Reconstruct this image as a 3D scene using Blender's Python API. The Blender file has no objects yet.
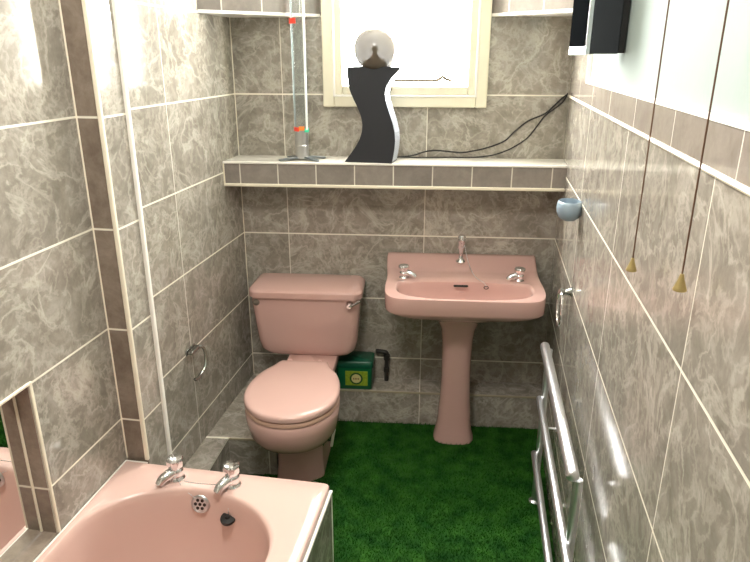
import bpy, bmesh, math, random
from mathutils import Vector, Matrix
random.seed(7)
PI = math.pi
sc = bpy.context.scene
COL = sc.collection

# ------------------------------------------------------------------ frames
D = 2.722                       # the back wall stands at y = D
TH = math.atan(.0972)           # the side walls run 5.6 degrees off square to it
LO = Vector((-.7927, D, 0))     # left back corner of the room
EU = Vector((math.cos(TH), -math.sin(TH), 0))
EV = Vector((math.sin(TH), math.cos(TH), 0))
ROOM_W = 1.3593
V_NEAR = -3.75
CEIL = 2.36
RZ = -TH                        # rotation of things squared to the side walls


def P(u, v, z=0.0):
    return LO + EU * u + EV * v + Vector((0, 0, z))


# ------------------------------------------------------------------ materials
def new_mat(name):
    m = bpy.data.materials.new(name)
    m.use_nodes = True
    nt = m.node_tree
    return m, nt, nt.nodes['Principled BSDF']


def simple(name, col, rough=.4, metal=0.0, bump=0.0, bscale=200, var=0.0, coat=0.0, trans=0.0, ior=1.45, spec=.5):
    m, nt, b = new_mat(name)
    b.inputs['Base Color'].default_value = (*col, 1)
    b.inputs['Roughness'].default_value = rough
    b.inputs['Metallic'].default_value = metal
    b.inputs['Coat Weight'].default_value = coat
    b.inputs['Coat Roughness'].default_value = .06
    b.inputs['Transmission Weight'].default_value = trans
    b.inputs['IOR'].default_value = ior
    b.inputs['Specular IOR Level'].default_value = spec
    tc = nt.nodes.new('ShaderNodeTexCoord')
    n = nt.nodes.new('ShaderNodeTexNoise')
    n.inputs['Scale'].default_value = bscale
    nt.links.new(tc.outputs['Object'], n.inputs['Vector'])
    if var > 0:
        hs = nt.nodes.new('ShaderNodeHueSaturation')
        hs.inputs['Color'].default_value = (*col, 1)
        mr = nt.nodes.new('ShaderNodeMapRange')
        mr.inputs['To Min'].default_value = 1 - var
        mr.inputs['To Max'].default_value = 1 + var
        nt.links.new(n.outputs['Fac'], mr.inputs['Value'])
        nt.links.new(mr.outputs[0], hs.inputs['Value'])
        nt.links.new(hs.outputs[0], b.inputs['Base Color'])
    if bump > 0:
        bp = nt.nodes.new('ShaderNodeBump')
        bp.inputs['Strength'].default_value = bump
        bp.inputs['Distance'].default_value = .002
        nt.links.new(n.outputs['Fac'], bp.inputs['Height'])
        nt.links.new(bp.outputs[0], b.inputs['Normal'])
    return m


def tile_mat(name, w, h, gu=.0034, gv=.0056, cols=((.215, .193, .160), (.292, .266, .226), (.39, .361, .314)),
             vein=(.60, .565, .49), vein_amt=.62, grout=(.80, .76, .65), rough=.12, wav=.12):
    """stack-bonded stone-look tiles; the UV map counts tiles, so whole numbers are joints"""
    m, nt, b = new_mat(name)
    N, L = nt.nodes, nt.links

    def math_(op, a, bb=None, clamp=False):
        n = N.new('ShaderNodeMath'); n.operation = op; n.use_clamp = clamp
        for i, q in enumerate((a, bb)):
            if q is None:
                continue
            if isinstance(q, (int, float)):
                n.inputs[i].default_value = q
            else:
                L.new(q, n.inputs[i])
        return n.outputs[0]
    uvn = N.new('ShaderNodeUVMap'); uvn.uv_map = 'UVMap'
    sp = N.new('ShaderNodeSeparateXYZ'); L.new(uvn.outputs[0], sp.inputs[0])

    def joint(c, size, g):
        f = math_('FRACT', c)
        d = math_('MULTIPLY', math_('MINIMUM', f, math_('SUBTRACT', 1.0, f)), size)
        mr = N.new('ShaderNodeMapRange'); mr.interpolation_type = 'SMOOTHSTEP'
        mr.inputs['From Min'].default_value = g * .42
        mr.inputs['From Max'].default_value = g * .62
        mr.inputs['To Min'].default_value = 1; mr.inputs['To Max'].default_value = 0
        L.new(d, mr.inputs['Value'])
        return mr.outputs[0]
    ju = joint(sp.outputs[0], w, gu); jv = joint(sp.outputs[1], h, gv)
    gm = math_('MAXIMUM', math_('MULTIPLY', ju, .8), jv)
    fl = N.new('ShaderNodeVectorMath'); fl.operation = 'FLOOR'; L.new(uvn.outputs[0], fl.inputs[0])
    wn = N.new('ShaderNodeTexWhiteNoise'); wn.noise_dimensions = '3D'; L.new(fl.outputs[0], wn.inputs['Vector'])
    sc_ = N.new('ShaderNodeVectorMath'); sc_.operation = 'SCALE'; sc_.inputs['Scale'].default_value = 23
    L.new(wn.outputs['Color'], sc_.inputs[0])
    tc = N.new('ShaderNodeTexCoord')
    ad = N.new('ShaderNodeVectorMath'); L.new(tc.outputs['Object'], ad.inputs[0]); L.new(sc_.outputs[0], ad.inputs[1])

    def noise(scale, det, dist, ro=.6):
        n = N.new('ShaderNodeTexNoise'); L.new(ad.outputs[0], n.inputs['Vector'])
        n.inputs['Scale'].default_value = scale; n.inputs['Detail'].default_value = det
        n.inputs['Distortion'].default_value = dist; n.inputs['Roughness'].default_value = ro
        return n.outputs['Fac']
    n1 = noise(8.5, 10, .7, .74)
    n3 = noise(26, 6, .3, .65)
    nn = math_('ADD', n1, math_('MULTIPLY', math_('SUBTRACT', n3, .5), .55))
    rp = N.new('ShaderNodeValToRGB'); L.new(nn, rp.inputs[0])
    e = rp.color_ramp.elements
    e[0].position = .30; e[0].color = (*cols[0], 1)
    e[1].position = .70; e[1].color = (*cols[2], 1)
    k = e.new(.5); k.color = (*cols[1], 1)

    def veins(scale, dist, wid):
        n = noise(scale, 7, dist, .6)
        a = math_('ABSOLUTE', math_('SUBTRACT', n, .5))
        mr = N.new('ShaderNodeMapRange'); mr.interpolation_type = 'SMOOTHSTEP'
        mr.inputs['From Max'].default_value = wid
        mr.inputs['To Min'].default_value = 1; mr.inputs['To Max'].default_value = 0
        L.new(a, mr.inputs['Value'])
        return mr.outputs[0]
    v = math_('MAXIMUM', math_('MULTIPLY', veins(5.2, .5, .034), .85), math_('MULTIPLY', veins(13.0, .4, .055), .5))
    v = math_('MULTIPLY', v, math_('MULTIPLY', n1, 1.9 * vein_amt))
    v = math_('MINIMUM', v, .9)
    mx = N.new('ShaderNodeMix'); mx.data_type = 'RGBA'
    L.new(v, mx.inputs['Factor']); L.new(rp.outputs[0], mx.inputs[6]); mx.inputs[7].default_value = (*vein, 1)
    # each tile a little lighter or darker than the next
    hs = N.new('ShaderNodeHueSaturation'); L.new(mx.outputs[2], hs.inputs['Color'])
    mr = N.new('ShaderNodeMapRange'); mr.inputs['To Min'].default_value = .9; mr.inputs['To Max'].default_value = 1.1
    L.new(wn.outputs['Value'], mr.inputs['Value']); L.new(mr.outputs[0], hs.inputs['Value'])
    mg = N.new('ShaderNodeMix'); mg.data_type = 'RGBA'
    L.new(gm, mg.inputs['Factor']); L.new(hs.outputs[0], mg.inputs[6]); mg.inputs[7].default_value = (*grout, 1)
    L.new(mg.outputs[2], b.inputs['Base Color'])
    rr = N.new('ShaderNodeMapRange'); rr.inputs['To Min'].default_value = rough; rr.inputs['To Max'].default_value = .6
    L.new(gm, rr.inputs['Value']); L.new(rr.outputs[0], b.inputs['Roughness'])
    hgt = math_('SUBTRACT', math_('MULTIPLY', noise(3.2, 1, 0), wav * 1.0), math_('MULTIPLY', gm, .25))
    hgt = math_('ADD', hgt, math_('MULTIPLY', n1, .03))
    bp = N.new('ShaderNodeBump'); bp.inputs['Strength'].default_value = .5; bp.inputs['Distance'].default_value = .006
    L.new(hgt, bp.inputs['Height']); L.new(bp.outputs[0], b.inputs['Normal'])
    return m


TW, TT, ZT = .6, .29765, 1.4665      # tile width, tile height, height of one bed joint
M = {}
M['tile'] = tile_mat('stone_look_tile', TW, TT)
M['strip_tile'] = tile_mat('plain_taupe_tile', .1555, .12, gu=.0045, gv=.002, vein_amt=.15,
                           cols=((.21, .185, .165), (.245, .215, .19), (.28, .25, .22)), vein=(.36, .33, .29), grout=(.74, .70, .60), wav=.03)
M['border_tile'] = tile_mat('taupe_border_tile', .3165, .12, gu=.0035, gv=.002, vein_amt=.15,
                            cols=((.24, .205, .175), (.285, .25, .215), (.33, .295, .255)), vein=(.40, .36, .31), grout=(.62, .58, .50), wav=.03)
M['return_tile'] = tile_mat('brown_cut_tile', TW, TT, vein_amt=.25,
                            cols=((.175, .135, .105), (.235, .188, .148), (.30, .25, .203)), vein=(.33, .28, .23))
M['trim'] = simple('cream_tile_trim', (.80, .74, .60), .35)
M['trim_white'] = simple('white_trim', (.86, .84, .78), .3)
M['paint'] = simple('pale_aqua_gloss_paint', (.33, .395, .375), .75, bump=.15, bscale=60, spec=.15)
M['plaster'] = simple('cream_wall_paint', (.74, .69, .60), .6)
M['ceiling'] = simple('white_ceiling_paint', (.82, .80, .75), .8)
M['pink'] = simple('pink_glazed_ceramic', (.60, .385, .345), .13, coat=.35, var=.02, bscale=6)
M['pink_bath'] = simple('pink_acrylic', (.66, .46, .405), .20, coat=.25, var=.02, bscale=6)
M['pink_seat'] = simple('pink_plastic_seat', (.62, .41, .365), .22, coat=.2, var=.02, bscale=6)
M['seat_edge'] = simple('yellowed_pink_plastic', (.52, .33, .25), .35)
M['chrome'] = simple('polished_chrome', (.83, .84, .86), .07, 1.0)
M['satin'] = simple('satin_silver', (.62, .63, .64), .28, 1.0)
M['dark_metal_and_gaps'] = simple('dark_gaps', (.02, .018, .016), .6)  # near-black that also paints the shade inside holes and gaps
M['rail'] = simple('satin_chrome_rail', (.88, .90, .94), .34, 1.0)
M['roll'] = simple('dulled_chrome', (.36, .37, .35), .25, 1.0)
M['brass'] = simple('dull_brass', (.50, .39, .17), .38, .85)
M['cord'] = simple('brown_cord', (.11, .055, .03), .8)
M['black'] = simple('black_vinyl', (.022, .024, .030), .42, bump=.2, bscale=500)
M['grille'] = simple('black_speaker_cloth', (.006, .007, .008), 1.0, spec=.0)
M['ribbed'] = simple('pale_silver_ribbing', (.42, .46, .55), .3, .3)
M['rubber'] = simple('black_rubber', (.013, .012, .012), .5)
M['cup'] = simple('blue_grey_glazed_ceramic', (.27, .35, .42), .22, coat=.3)
M['green_tub'] = simple('green_plastic', (.006, .135, .055), .28)
M['green_lid'] = simple('dark_green_plastic', (.004, .085, .045), .32)
M['lbl_green'] = simple('label_lime', (.27, .38, .03), .4, var=.45, bscale=90)
M['lbl_dark'] = simple('label_dark_green', (.02, .09, .02), .4)
M['lbl_cream'] = simple('label_cream', (.62, .56, .25), .4)
M['lbl_brown'] = simple('label_brown_print', (.20, .10, .04), .4)
M['window_paint'] = simple('cream_window_gloss', (.74, .70, .55), .3)
M['red'] = simple('red_plastic', (.85, .07, .04), .3)
M['orange'] = simple('orange_plastic', (.90, .28, .05), .3)
M['teal'] = simple('green_plastic_bead', (.05, .55, .32), .3)
M['white_plastic'] = simple('white_plastic', (.72, .70, .64), .4)
M['mirror'] = simple('silvered_mirror', (.90, .91, .90), .012, 1.0)
M['ledge_top'] = M['tile']


def glassy(name, col, alpha, rough=.02):
    m, nt, b = new_mat(name)
    b.inputs['Base Color'].default_value = (*col, 1)
    b.inputs['Roughness'].default_value = rough
    tr = nt.nodes.new('ShaderNodeBsdfTransparent'); tr.inputs[0].default_value = (.97, .98, .98, 1)
    fr = nt.nodes.new('ShaderNodeFresnel'); fr.inputs[0].default_value = 1.25
    ad = nt.nodes.new('ShaderNodeMath'); ad.operation = 'ADD'; ad.use_clamp = True; ad.inputs[1].default_value = alpha
    nt.links.new(fr.outputs[0], ad.inputs[0])
    mx = nt.nodes.new('ShaderNodeMixShader')
    nt.links.new(ad.outputs[0], mx.inputs[0]); nt.links.new(tr.outputs[0], mx.inputs[1]); nt.links.new(b.outputs[0], mx.inputs[2])
    nt.links.new(mx.outputs[0], nt.nodes['Material Output'].inputs[0])
    return m


M['acrylic'] = glassy('clear_acrylic', (.45, .5, .5), .06)
M['globe'] = simple('smoky_glass_globe', (.12, .098, .07), .12)
M['globe'].node_tree.nodes['Principled BSDF'].inputs['Alpha'].default_value = .925

m, nt, b = new_mat('frosted_pane_full_of_daylight')
b.inputs['Base Color'].default_value = (.8, .8, .8, 1)
b.inputs['Roughness'].default_value = .25
b.inputs['Emission Color'].default_value = (1.0, .985, .93, 1)
b.inputs['Emission Strength'].default_value = 25.0
M['pane'] = m

m, nt, b = new_mat('green_grass_carpet')
tc = nt.nodes.new('ShaderNodeTexCoord'); n = nt.nodes.new('ShaderNodeTexNoise'); n.inputs['Scale'].default_value = 14
n.inputs['Detail'].default_value = 4
nt.links.new(tc.outputs['Object'], n.inputs['Vector'])
r_ = nt.nodes.new('ShaderNodeValToRGB'); nt.links.new(n.outputs['Fac'], r_.inputs[0])
r_.color_ramp.elements[0].position = .3; r_.color_ramp.elements[0].color = (.005, .055, .005, 1)
r_.color_ramp.elements[1].position = .72; r_.color_ramp.elements[1].color = (.032, .135, .014, 1)
nt.links.new(r_.outputs[0], b.inputs['Base Color'])
b.inputs['Roughness'].default_value = .75
b.inputs['Specular IOR Level'].default_value = .15
M['grass'] = m
M['backing'] = simple('dark_green_backing', (.003, .03, .004), .9)


# ------------------------------------------------------------------ object helpers
def prop(o, label=None, cat=None, group=None, kind=None):
    if label: o['label'] = label
    if cat: o['category'] = cat
    if group: o['group'] = group
    if kind: o['kind'] = kind
    return o


def thing(name, loc, rz, label, cat, group=None):
    o = bpy.data.objects.new(name, None)
    o.empty_display_size = .05
    COL.objects.link(o)
    o.location = loc
    o.rotation_euler = (0, 0, rz)
    return prop(o, label, cat, group)


class MB:
    def __init__(self):
        self.v, self.f, self.uv = [], [], {}

    def add(self, verts, faces):
        o = len(self.v)
        self.v += [tuple(p) for p in verts]
        self.f += [tuple(i + o for i in f) for f in faces]

    def quad(self, pts, uvs=None):
        o = len(self.v)
        self.v += [tuple(p) for p in pts]
        self.f.append(tuple(range(o, o + len(pts))))
        if uvs: self.uv[len(self.f) - 1] = uvs

    def box(self, a, b):
        x0, y0, z0 = a; x1, y1, z1 = b
        v = [(x0, y0, z0), (x1, y0, z0), (x1, y1, z0), (x0, y1, z0), (x0, y0, z1), (x1, y0, z1), (x1, y1, z1), (x0, y1, z1)]
        self.add(v, [(0, 3, 2, 1), (4, 5, 6, 7), (0, 1, 5, 4), (1, 2, 6, 5), (2, 3, 7, 6), (3, 0, 4, 7)])
        return self

    def rings(self, rings, cap0=True, cap1=True, closed=False):
        n = len(rings[0]); o = len(self.v)
        for r in rings: self.v += [tuple(p) for p in r]
        k = len(rings)
        for i in range(k if closed else k - 1):
            i2 = (i + 1) % k
            for j in range(n):
                j2 = (j + 1) % n
                self.f.append((o + i * n + j, o + i * n + j2, o + i2 * n + j2, o + i2 * n + j))
        if not closed:
            if cap0: self.f.append(tuple(o + j for j in range(n - 1, -1, -1)))
            if cap1: self.f.append(tuple(o + (k - 1) * n + j for j in range(n)))
        return self

    def lathe(self, prof, c=(0, 0, 0), axis=(0, 0, 1), n=24, cap0=True, cap1=True):
        """prof: list of (radius, height along the axis)"""
        a = Vector(axis).normalized(); q = a.to_track_quat('Z', 'Y'); c = Vector(c)
        R = []
        for r, h in prof:
            R.append([c + q @ Vector((r * math.cos(2 * PI * j / n), r * math.sin(2 * PI * j / n), h)) for j in range(n)])
        return self.rings(R, cap0, cap1)

    def tube(self, pts, r, n=8, closed=False):
        pts = [Vector(p) for p in pts]
        k = len(pts); R = []
        rad = r if isinstance(r, (list, tuple)) else [r] * k
        prev = None
        for i in range(k):
            if closed: t = pts[(i + 1) % k] - pts[i - 1]
            else: t = pts[min(i + 1, k - 1)] - pts[max(i - 1, 0)]
            t.normalize()
            if prev is None:
                u = t.orthogonal().normalized()
            else:
                u = (prev - t * prev.dot(t)).normalized()
            prev = u
            w = t.cross(u)
            R.append([pts[i] + (u * math.cos(2 * PI * j / n) + w * math.sin(2 * PI * j / n)) * rad[i] for j in range(n)])
        return self.rings(R, closed=closed)

    def sphere(self, c, r, n=16, m=10, sx=1, sy=1, sz=1):
        R = []
        for i in range(1, m):
            a = PI * i / m
            R.append([(c[0] + sx * r * math.sin(a) * math.cos(2 * PI * j / n), c[1] + sy * r * math.sin(a) * math.sin(2 * PI * j / n), c[2] - sz * r * math.cos(a)) for j in range(n)])
        return self.rings(R)

    def build(self, name, mat, parent=None, smooth=True, bevel=0, seg=2, angle=35, label=None):
        me = bpy.data.meshes.new(name)
        me.from_pydata([tuple(p) for p in self.v], [], self.f)
        if self.uv:
            l = me.uv_layers.new(name='UVMap')
            for fi, uvs in self.uv.items():
                for li, uv in zip(me.polygons[fi].loop_indices, uvs): l.data[li].uv = uv
        bm = bmesh.new(); bm.from_mesh(me)
        if not self.uv:
            bmesh.ops.recalc_face_normals(bm, faces=bm.faces)
        bm.to_mesh(me); bm.free()
        me.materials.append(mat)
        o = bpy.data.objects.new(name, me)
        COL.objects.link(o)
        if parent: o.parent = parent
        if smooth:
            me.polygons.foreach_set('use_smooth', [True] * len(me.polygons))
            me.set_sharp_from_angle(angle=math.radians(angle))
        if bevel:
            bv = o.modifiers.new('bevel', 'BEVEL'); bv.width = bevel; bv.segments = seg
            bv.limit_method = 'ANGLE'; bv.angle_limit = math.radians(40)
        if label: o['label'] = label
        return o


def tile_uv(o, su=0.0, sv=0.0, sz=ZT, w=TW, h=TT, tops=None):
    """box-project a tile UV (in tiles) in the object's own axes: su / sv are joint positions along x / y"""
    me = o.data
    l = me.uv_layers.get('UVMap') or me.uv_layers.new(name='UVMap')
    for p in me.polygons:
        n = p.normal
        for li in p.loop_indices:
            c = me.vertices[me.loops[li].vertex_index].co
            if abs(n.z) > .7:
                q = ((c.x - su) / w, (c.y - sv) / (tops or w))
            elif abs(n.x) > abs(n.y):
                q = ((c.y - sv) / w, (c.z - sz) / h)
            else:
                q = ((c.x - su) / w, (c.z - sz) / h)
            l.data[li].uv = q


def wall_quads(mb, fn, s0, s1, z0, z1, sj, w=TW, h=TT, zj=ZT):
    """one flat tiled rectangle; fn(s, z) gives the point"""
    c = [(s0, z0), (s1, z0), (s1, z1), (s0, z1)]
    mb.quad([fn(*q) for q in c], [((a - sj) / w, (z - zj) / h) for a, z in c])


def super_ring(cx, cy, a, b_, z, n=64, e=2.6, front=None):
    R = []
    for j in range(n):
        t = 2 * PI * j / n
        c, s = math.cos(t), math.sin(t)
        R.append(Vector((cx + a * math.copysign(abs(c) ** (2 / e), c), cy + b_ * math.copysign(abs(s) ** (2 / e), s), z)))
    return R


def rrect(x0, y0, x1, y1, r, z, n=6):
    """rounded rectangle, r one radius or four: (x1,y1), (x0,y1), (x0,y0), (x1,y0)"""
    r = r if isinstance(r, (list, tuple)) else [r] * 4
    R = []
    for (cx, cy, a0, q) in ((x1 - r[0], y1 - r[0], 0, r[0]), (x0 + r[1], y1 - r[1], 90, r[1]), (x0 + r[2], y0 + r[2], 180, r[2]), (x1 - r[3], y0 + r[3], 270, r[3])):
        for i in range(n + 1):
            a = math.radians(a0 + 90 * i / n)
            R.append(Vector((cx + q * math.cos(a), cy + q * math.sin(a), z)))
    return R


def smooth_path(pts, k=8):
    pts = [Vector(p) for p in pts]; out = []
    for i in range(len(pts) - 1):
        p0, p1, p2, p3 = pts[max(i - 1, 0)], pts[i], pts[i + 1], pts[min(i + 2, len(pts) - 1)]
        for s in range(k):
            t = s / k
            out.append(.5 * ((2 * p1) + (p2 - p0) * t + (2 * p0 - 5 * p1 + 4 * p2 - p3) * t * t + (3 * p1 - p0 - 3 * p2 + p3) * t ** 3))
    out.append(pts[-1])
    return out


def chain(pts, r=.0011, bead=.0019, step=.006):
    """ball chain along a path"""
    mb = MB(); path = smooth_path(pts, 10)
    mb.tube(path, r * .55, 5)
    acc = 0
    for a, b_ in zip(path, path[1:]):
        acc += (b_ - a).length
        if acc >= step:
            acc = 0; mb.sphere(b_, bead, 6, 5)
    return mb


# ------------------------------------------------------------------ the room
# back wall: tiled, with the window opening
WX0, WX1, WZ0, WZ1 = -.400, .228, 1.437, 2.20
bw = MB()
fn = lambda s, z: Vector((s, D, z))
XR = .573
bx0, bx1 = -.80, .60
for (a, b2, z0, z1) in ((bx0, WX0, 0, CEIL), (WX1, bx1, 0, CEIL), (WX0, WX1, 0, WZ0), (WX0, WX1, WZ1, CEIL)):
    wall_quads(bw, fn, a, b2, z0, z1, -.591)
prop(bw.build('wall_back', M['tile'], smooth=False), kind='structure')

# left wall: tiled, with the mirror recess beside the bath
NV0, NV1, NZ0, NZ1, ND = -2.45, -1.433, .437, .872, .045
lw = MB()
fnl = lambda s, z: P(0, s, z)
wall_quads(lw, fnl, .0, -1.03, 0, CEIL, -.603)
for (a, b2, z0, z1) in ((-1.03, NV1, 0, CEIL), (NV1, NV0, 0, NZ0), (NV1, NV0, NZ1, CEIL), (NV0, V_NEAR, 0, CEIL)):
    wall_quads(lw, fnl, a, b2, z0, z1, -1.09)
prop(lw.build('wall_left', M['tile'], smooth=False), kind='structure')
rv = MB()                                             # the reveal of the mirror recess
fz = lambda d, z: P(-d, NV1, z)
wall_quads(rv, fz, 0, ND + .006, NZ0, NZ1, -.6, zj=ZT)
fz2 = lambda d, z: P(-d, NV0, z)
wall_quads(rv, fz2, 0, ND + .006, NZ0, NZ1, -.6)
rv.quad([P(0, NV1, NZ1), P(-ND, NV1, NZ1), P(-ND, NV0, NZ1), P(0, NV0, NZ1)], [(.1, .1), (.2, .1), (.2, .9), (.1, .9)])
rv.quad([P(0, NV1, NZ0), P(-ND, NV1, NZ0), P(-ND, NV0, NZ0), P(0, NV0, NZ0)], [(.1, .1), (.2, .1), (.2, .9), (.1, .9)])
rv.quad([P(-ND - .006, NV1, NZ0), P(-ND - .006, NV0, NZ0), P(-ND - .006, NV0, NZ1), P(-ND - .006, NV1, NZ1)], [(.1, .1), (.2, .1), (.2, .9), (.1, .9)])
prop(rv.build('trim_1', M['return_tile'], smooth=False), kind='structure')

# right wall: tiles, border course, then paint set back behind the tile edge
BZ0, BZ1, VP_ = ZT, 1.536, -.336
rw = MB()
fnr = lambda s, z: P(ROOM_W, s, z)
wall_quads(rw, fnr, .135, V_NEAR, 0, BZ0, -1.097)
wall_quads(rw, fnr, .135, VP_, BZ1, CEIL, -1.097)
rw_o = prop(rw.build('wall_right', M['tile'], smooth=False), kind='structure')
bd = MB()
wall_quads(bd, fnr, .135, V_NEAR, BZ0, BZ1, -1.137, w=.3165, h=.12, zj=1.44)
prop(bd.build('trim_2', M['border_tile'], smooth=False), kind='structure')
pw = MB()
pw.quad([P(ROOM_W + .012, VP_, BZ1), P(ROOM_W + .012, V_NEAR, BZ1), P(ROOM_W + .012, V_NEAR, CEIL), P(ROOM_W + .012, VP_, CEIL)])
prop(pw.build('wall_right_upper', M['paint'], smooth=False), kind='structure')
lip = MB()                                            # cream cut edges of the tiling round the painted part
lip.add([P(u, v, z) for u in (ROOM_W - .002, ROOM_W + .013) for v in (V_NEAR, VP_ + .004) for z in (BZ1 - .004, BZ1 + .003)],
        [(0, 1, 3, 2), (4, 6, 7, 5), (0, 4, 5, 1), (2, 3, 7, 6), (0, 2, 6, 4), (1, 5, 7, 3)])
lip.add([P(u, v, z) for u in (ROOM_W - .002, ROOM_W + .013) for v in (VP_ - .001, VP_ + .007) for z in (BZ1, CEIL)],
        [(0, 1, 3, 2), (4, 6, 7, 5), (0, 4, 5, 1), (2, 3, 7, 6), (0, 2, 6, 4), (1, 5, 7, 3)])
prop(lip.build('trim_3', M['trim_white'], smooth=False), kind='structure')
tb = MB()                                             # raised cream bead under the border course
tb.tube([P(ROOM_W, .13, BZ0 - .001), P(ROOM_W, V_NEAR, BZ0 - .001)], .0048, 8)
prop(tb.build('trim_4', M['trim']), kind='structure')

fw = MB()
fw.quad([P(0, V_NEAR, 0), P(ROOM_W + .02, V_NEAR, 0), P(ROOM_W + .02, V_NEAR, CEIL), P(0, V_NEAR, CEIL)])
prop(fw.build('wall_front', M['plaster'], smooth=False), kind='structure')
for nm, z, mt in (('floor', 0, M['backing']), ('ceiling', CEIL, M['ceiling'])):
    q = MB(); q.quad([P(-.06, V_NEAR, z), P(ROOM_W + .02, V_NEAR, z), P(ROOM_W + .02, .14, z), P(-.06, .14, z)])
    prop(q.build(nm, mt, smooth=False), kind='structure')

# the nib (boxed pipe) between bath and toilet, with its two edge beads
nib = MB(); nib.box((0, -1.09, 0), (.0715, -.97, CEIL))
o = nib.build('trim_5', M['tile'], smooth=False); o.location = LO; o.rotation_euler.z = RZ
tile_uv(o, su=.3, sv=-.603 + .05)
o.data.materials.append(M['return_tile'])
for p in o.data.polygons:
    if p.normal.y < -.5: p.material_index = 1
prop(o, kind='structure')
t6 = MB(); t6.box((.063, -1.097, .436), (.0755, -1.086, CEIL - .001))
o = t6.build('trim_6', M['trim'], smooth=False, bevel=.003); o.location = LO; o.rotation_euler.z = RZ; prop(o, kind='structure')
t7 = MB(); t7.box((.062, -.976, .0), (.0815, -.9625, CEIL - .001))
o = t7.build('trim_7', M['trim_white'], smooth=False, bevel=.003); o.location = LO; o.rotation_euler.z = RZ; prop(o, kind='structure')
# grout line in the corner where the bath wall meets the nib
g = MB(); g.tube([P(.0005, -1.0905, .436), P(.0005, -1.0905, CEIL - .001)], .003, 6)
prop(g.build('trim_8', M['trim']), kind='structure')
g = MB()
g.tube([P(.0, -.0005, .17), P(.0, -.0005, CEIL - .001)], .0025, 6)
prop(g.build('trim_9', M['trim']), kind='structure')

# ------------------------------------------------------------------ the window
win = bpy.data.objects.new('window_1', None); COL.objects.link(win); win.location = ((WX0 + WX1) / 2, D, WZ0)
prop(win, kind='structure')
cx = (WX0 + WX1) / 2


def frame_ring(x0, x1, z0, z1, wl, y0, y1, wb=None):
    mb = MB(); wb = wb or wl
    for a, b_ in (((x0, y0, z0), (x0 + wl, y1, z1)), ((x1 - wl, y0, z0), (x1, y1, z1)), ((x0 + wl, y0, z0), (x1 - wl, y1, z0 + wb)), ((x0 + wl, y0, z1 - wb), (x1 - wl, y1, z1))):
        mb.box(a, b_)
    return mb


w2 = (WX1 - WX0) / 2
hh = WZ1 - WZ0
frame_ring(-w2 - .018, w2 + .018, -.018, hh + .018, .047, -.028, .055, .045).build('frame', M['window_paint'], win, bevel=.004)
frame_ring(-w2 + .024, w2 - .024, .022, hh - .024, .009, -.0315, .0, .008).build('bead', M['trim_white'], win, bevel=.002)
frame_ring(-w2 + .030, w2 - .030, .030, hh - .030, .032, -.0265, .045, .034).build('sash', M['window_paint'], win, bevel=.004)
pn = MB(); pn.box((-w2 + .055, .012, .055), (w2 - .055, .018, hh - .055))
pn.build('pane', M['pane'], win, smooth=False)
st = MB()                                             # casement stay lying along the bottom rail
st.tube(smooth_path([(-.06, -.036, .087), (.05, -.038, .087), (.115, -.038, .087), (.135, -.038, .091), (.150, -.04, .101), (.163, -.04, .095), (.178, -.04, .088), (.186, -.04, .089)], 6), .0062, 8)
st.box((-.068, -.042, .048), (-.050, -.026, .095))
st.build('casement_stay', simple('silhouette_dark_metal', (.16, .13, .09), .5), win)  # dark colour paints the stay's silhouette against the bright pane
lt = MB(); lt.box((w2 - .055, -.03, .40), (w2 - .04, -.005, .46)); lt.tube([(w2 - .048, -.03, .42), (w2 - .062, -.04, .385)], .004, 8)
lt.build('latch', M['window_paint'], win, bevel=.002)

# ------------------------------------------------------------------ tiled shelf under the window
SY, SZ0, SZ1 = 2.546, 1.113, 1.2135
xl = -.7927 - .0972 * (D - SY); xr = .573 - .0972 * (D - SY)
sh = thing('window_shelf', (-.11, D, SZ0), 0, 'long pale-topped tiled shelf built across the back wall under the window', 'shelf')
f = MB()
pts = [(-.7927 + .11, 0), (.573 + .11, 0), (xr + .11, SY - D), (xl + .11, SY - D)]
f.rings([[Vector((x, y, .010)) for x, y in pts], [Vector((x, y, SZ1 - SZ0 - .006)) for x, y in pts]])
o = f.build('fascia', M['strip_tile'], sh, smooth=False)
tile_uv(o, su=-.742 + .11, sv=.05, sz=-.01, w=.1555, h=.14)
f = MB()
f.rings([[Vector((x, y, SZ1 - SZ0 - .006)) for x, y in pts], [Vector((x, y, SZ1 - SZ0)) for x, y in pts]])
f.build('shelf_top', simple('window_lit_pale_top', (.80, .78, .70), .12), sh, smooth=False)  # pale top, its colour lightened for the window light falling on it
f = MB()
f.box((xl + .11, SY - D - .006, SZ1 - SZ0 - .008), (xr + .11, SY - D + .004, SZ1 - SZ0 + .0015))
f.build('top_trim', M['trim_white'], sh, bevel=.0025)
f = MB(); f.box((xl + .111, SY - D - .007, .0), (xr + .109, SY - D + .03, .0125))
f.build('bottom_trim', M['trim'], sh, bevel=.003)
f = MB(); f.box((xl + .1095, SY - D - .005, .0), (xl + .1145, SY - D, SZ1 - SZ0))
f.build('end_trim', M['trim'], sh, smooth=False)


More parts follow.
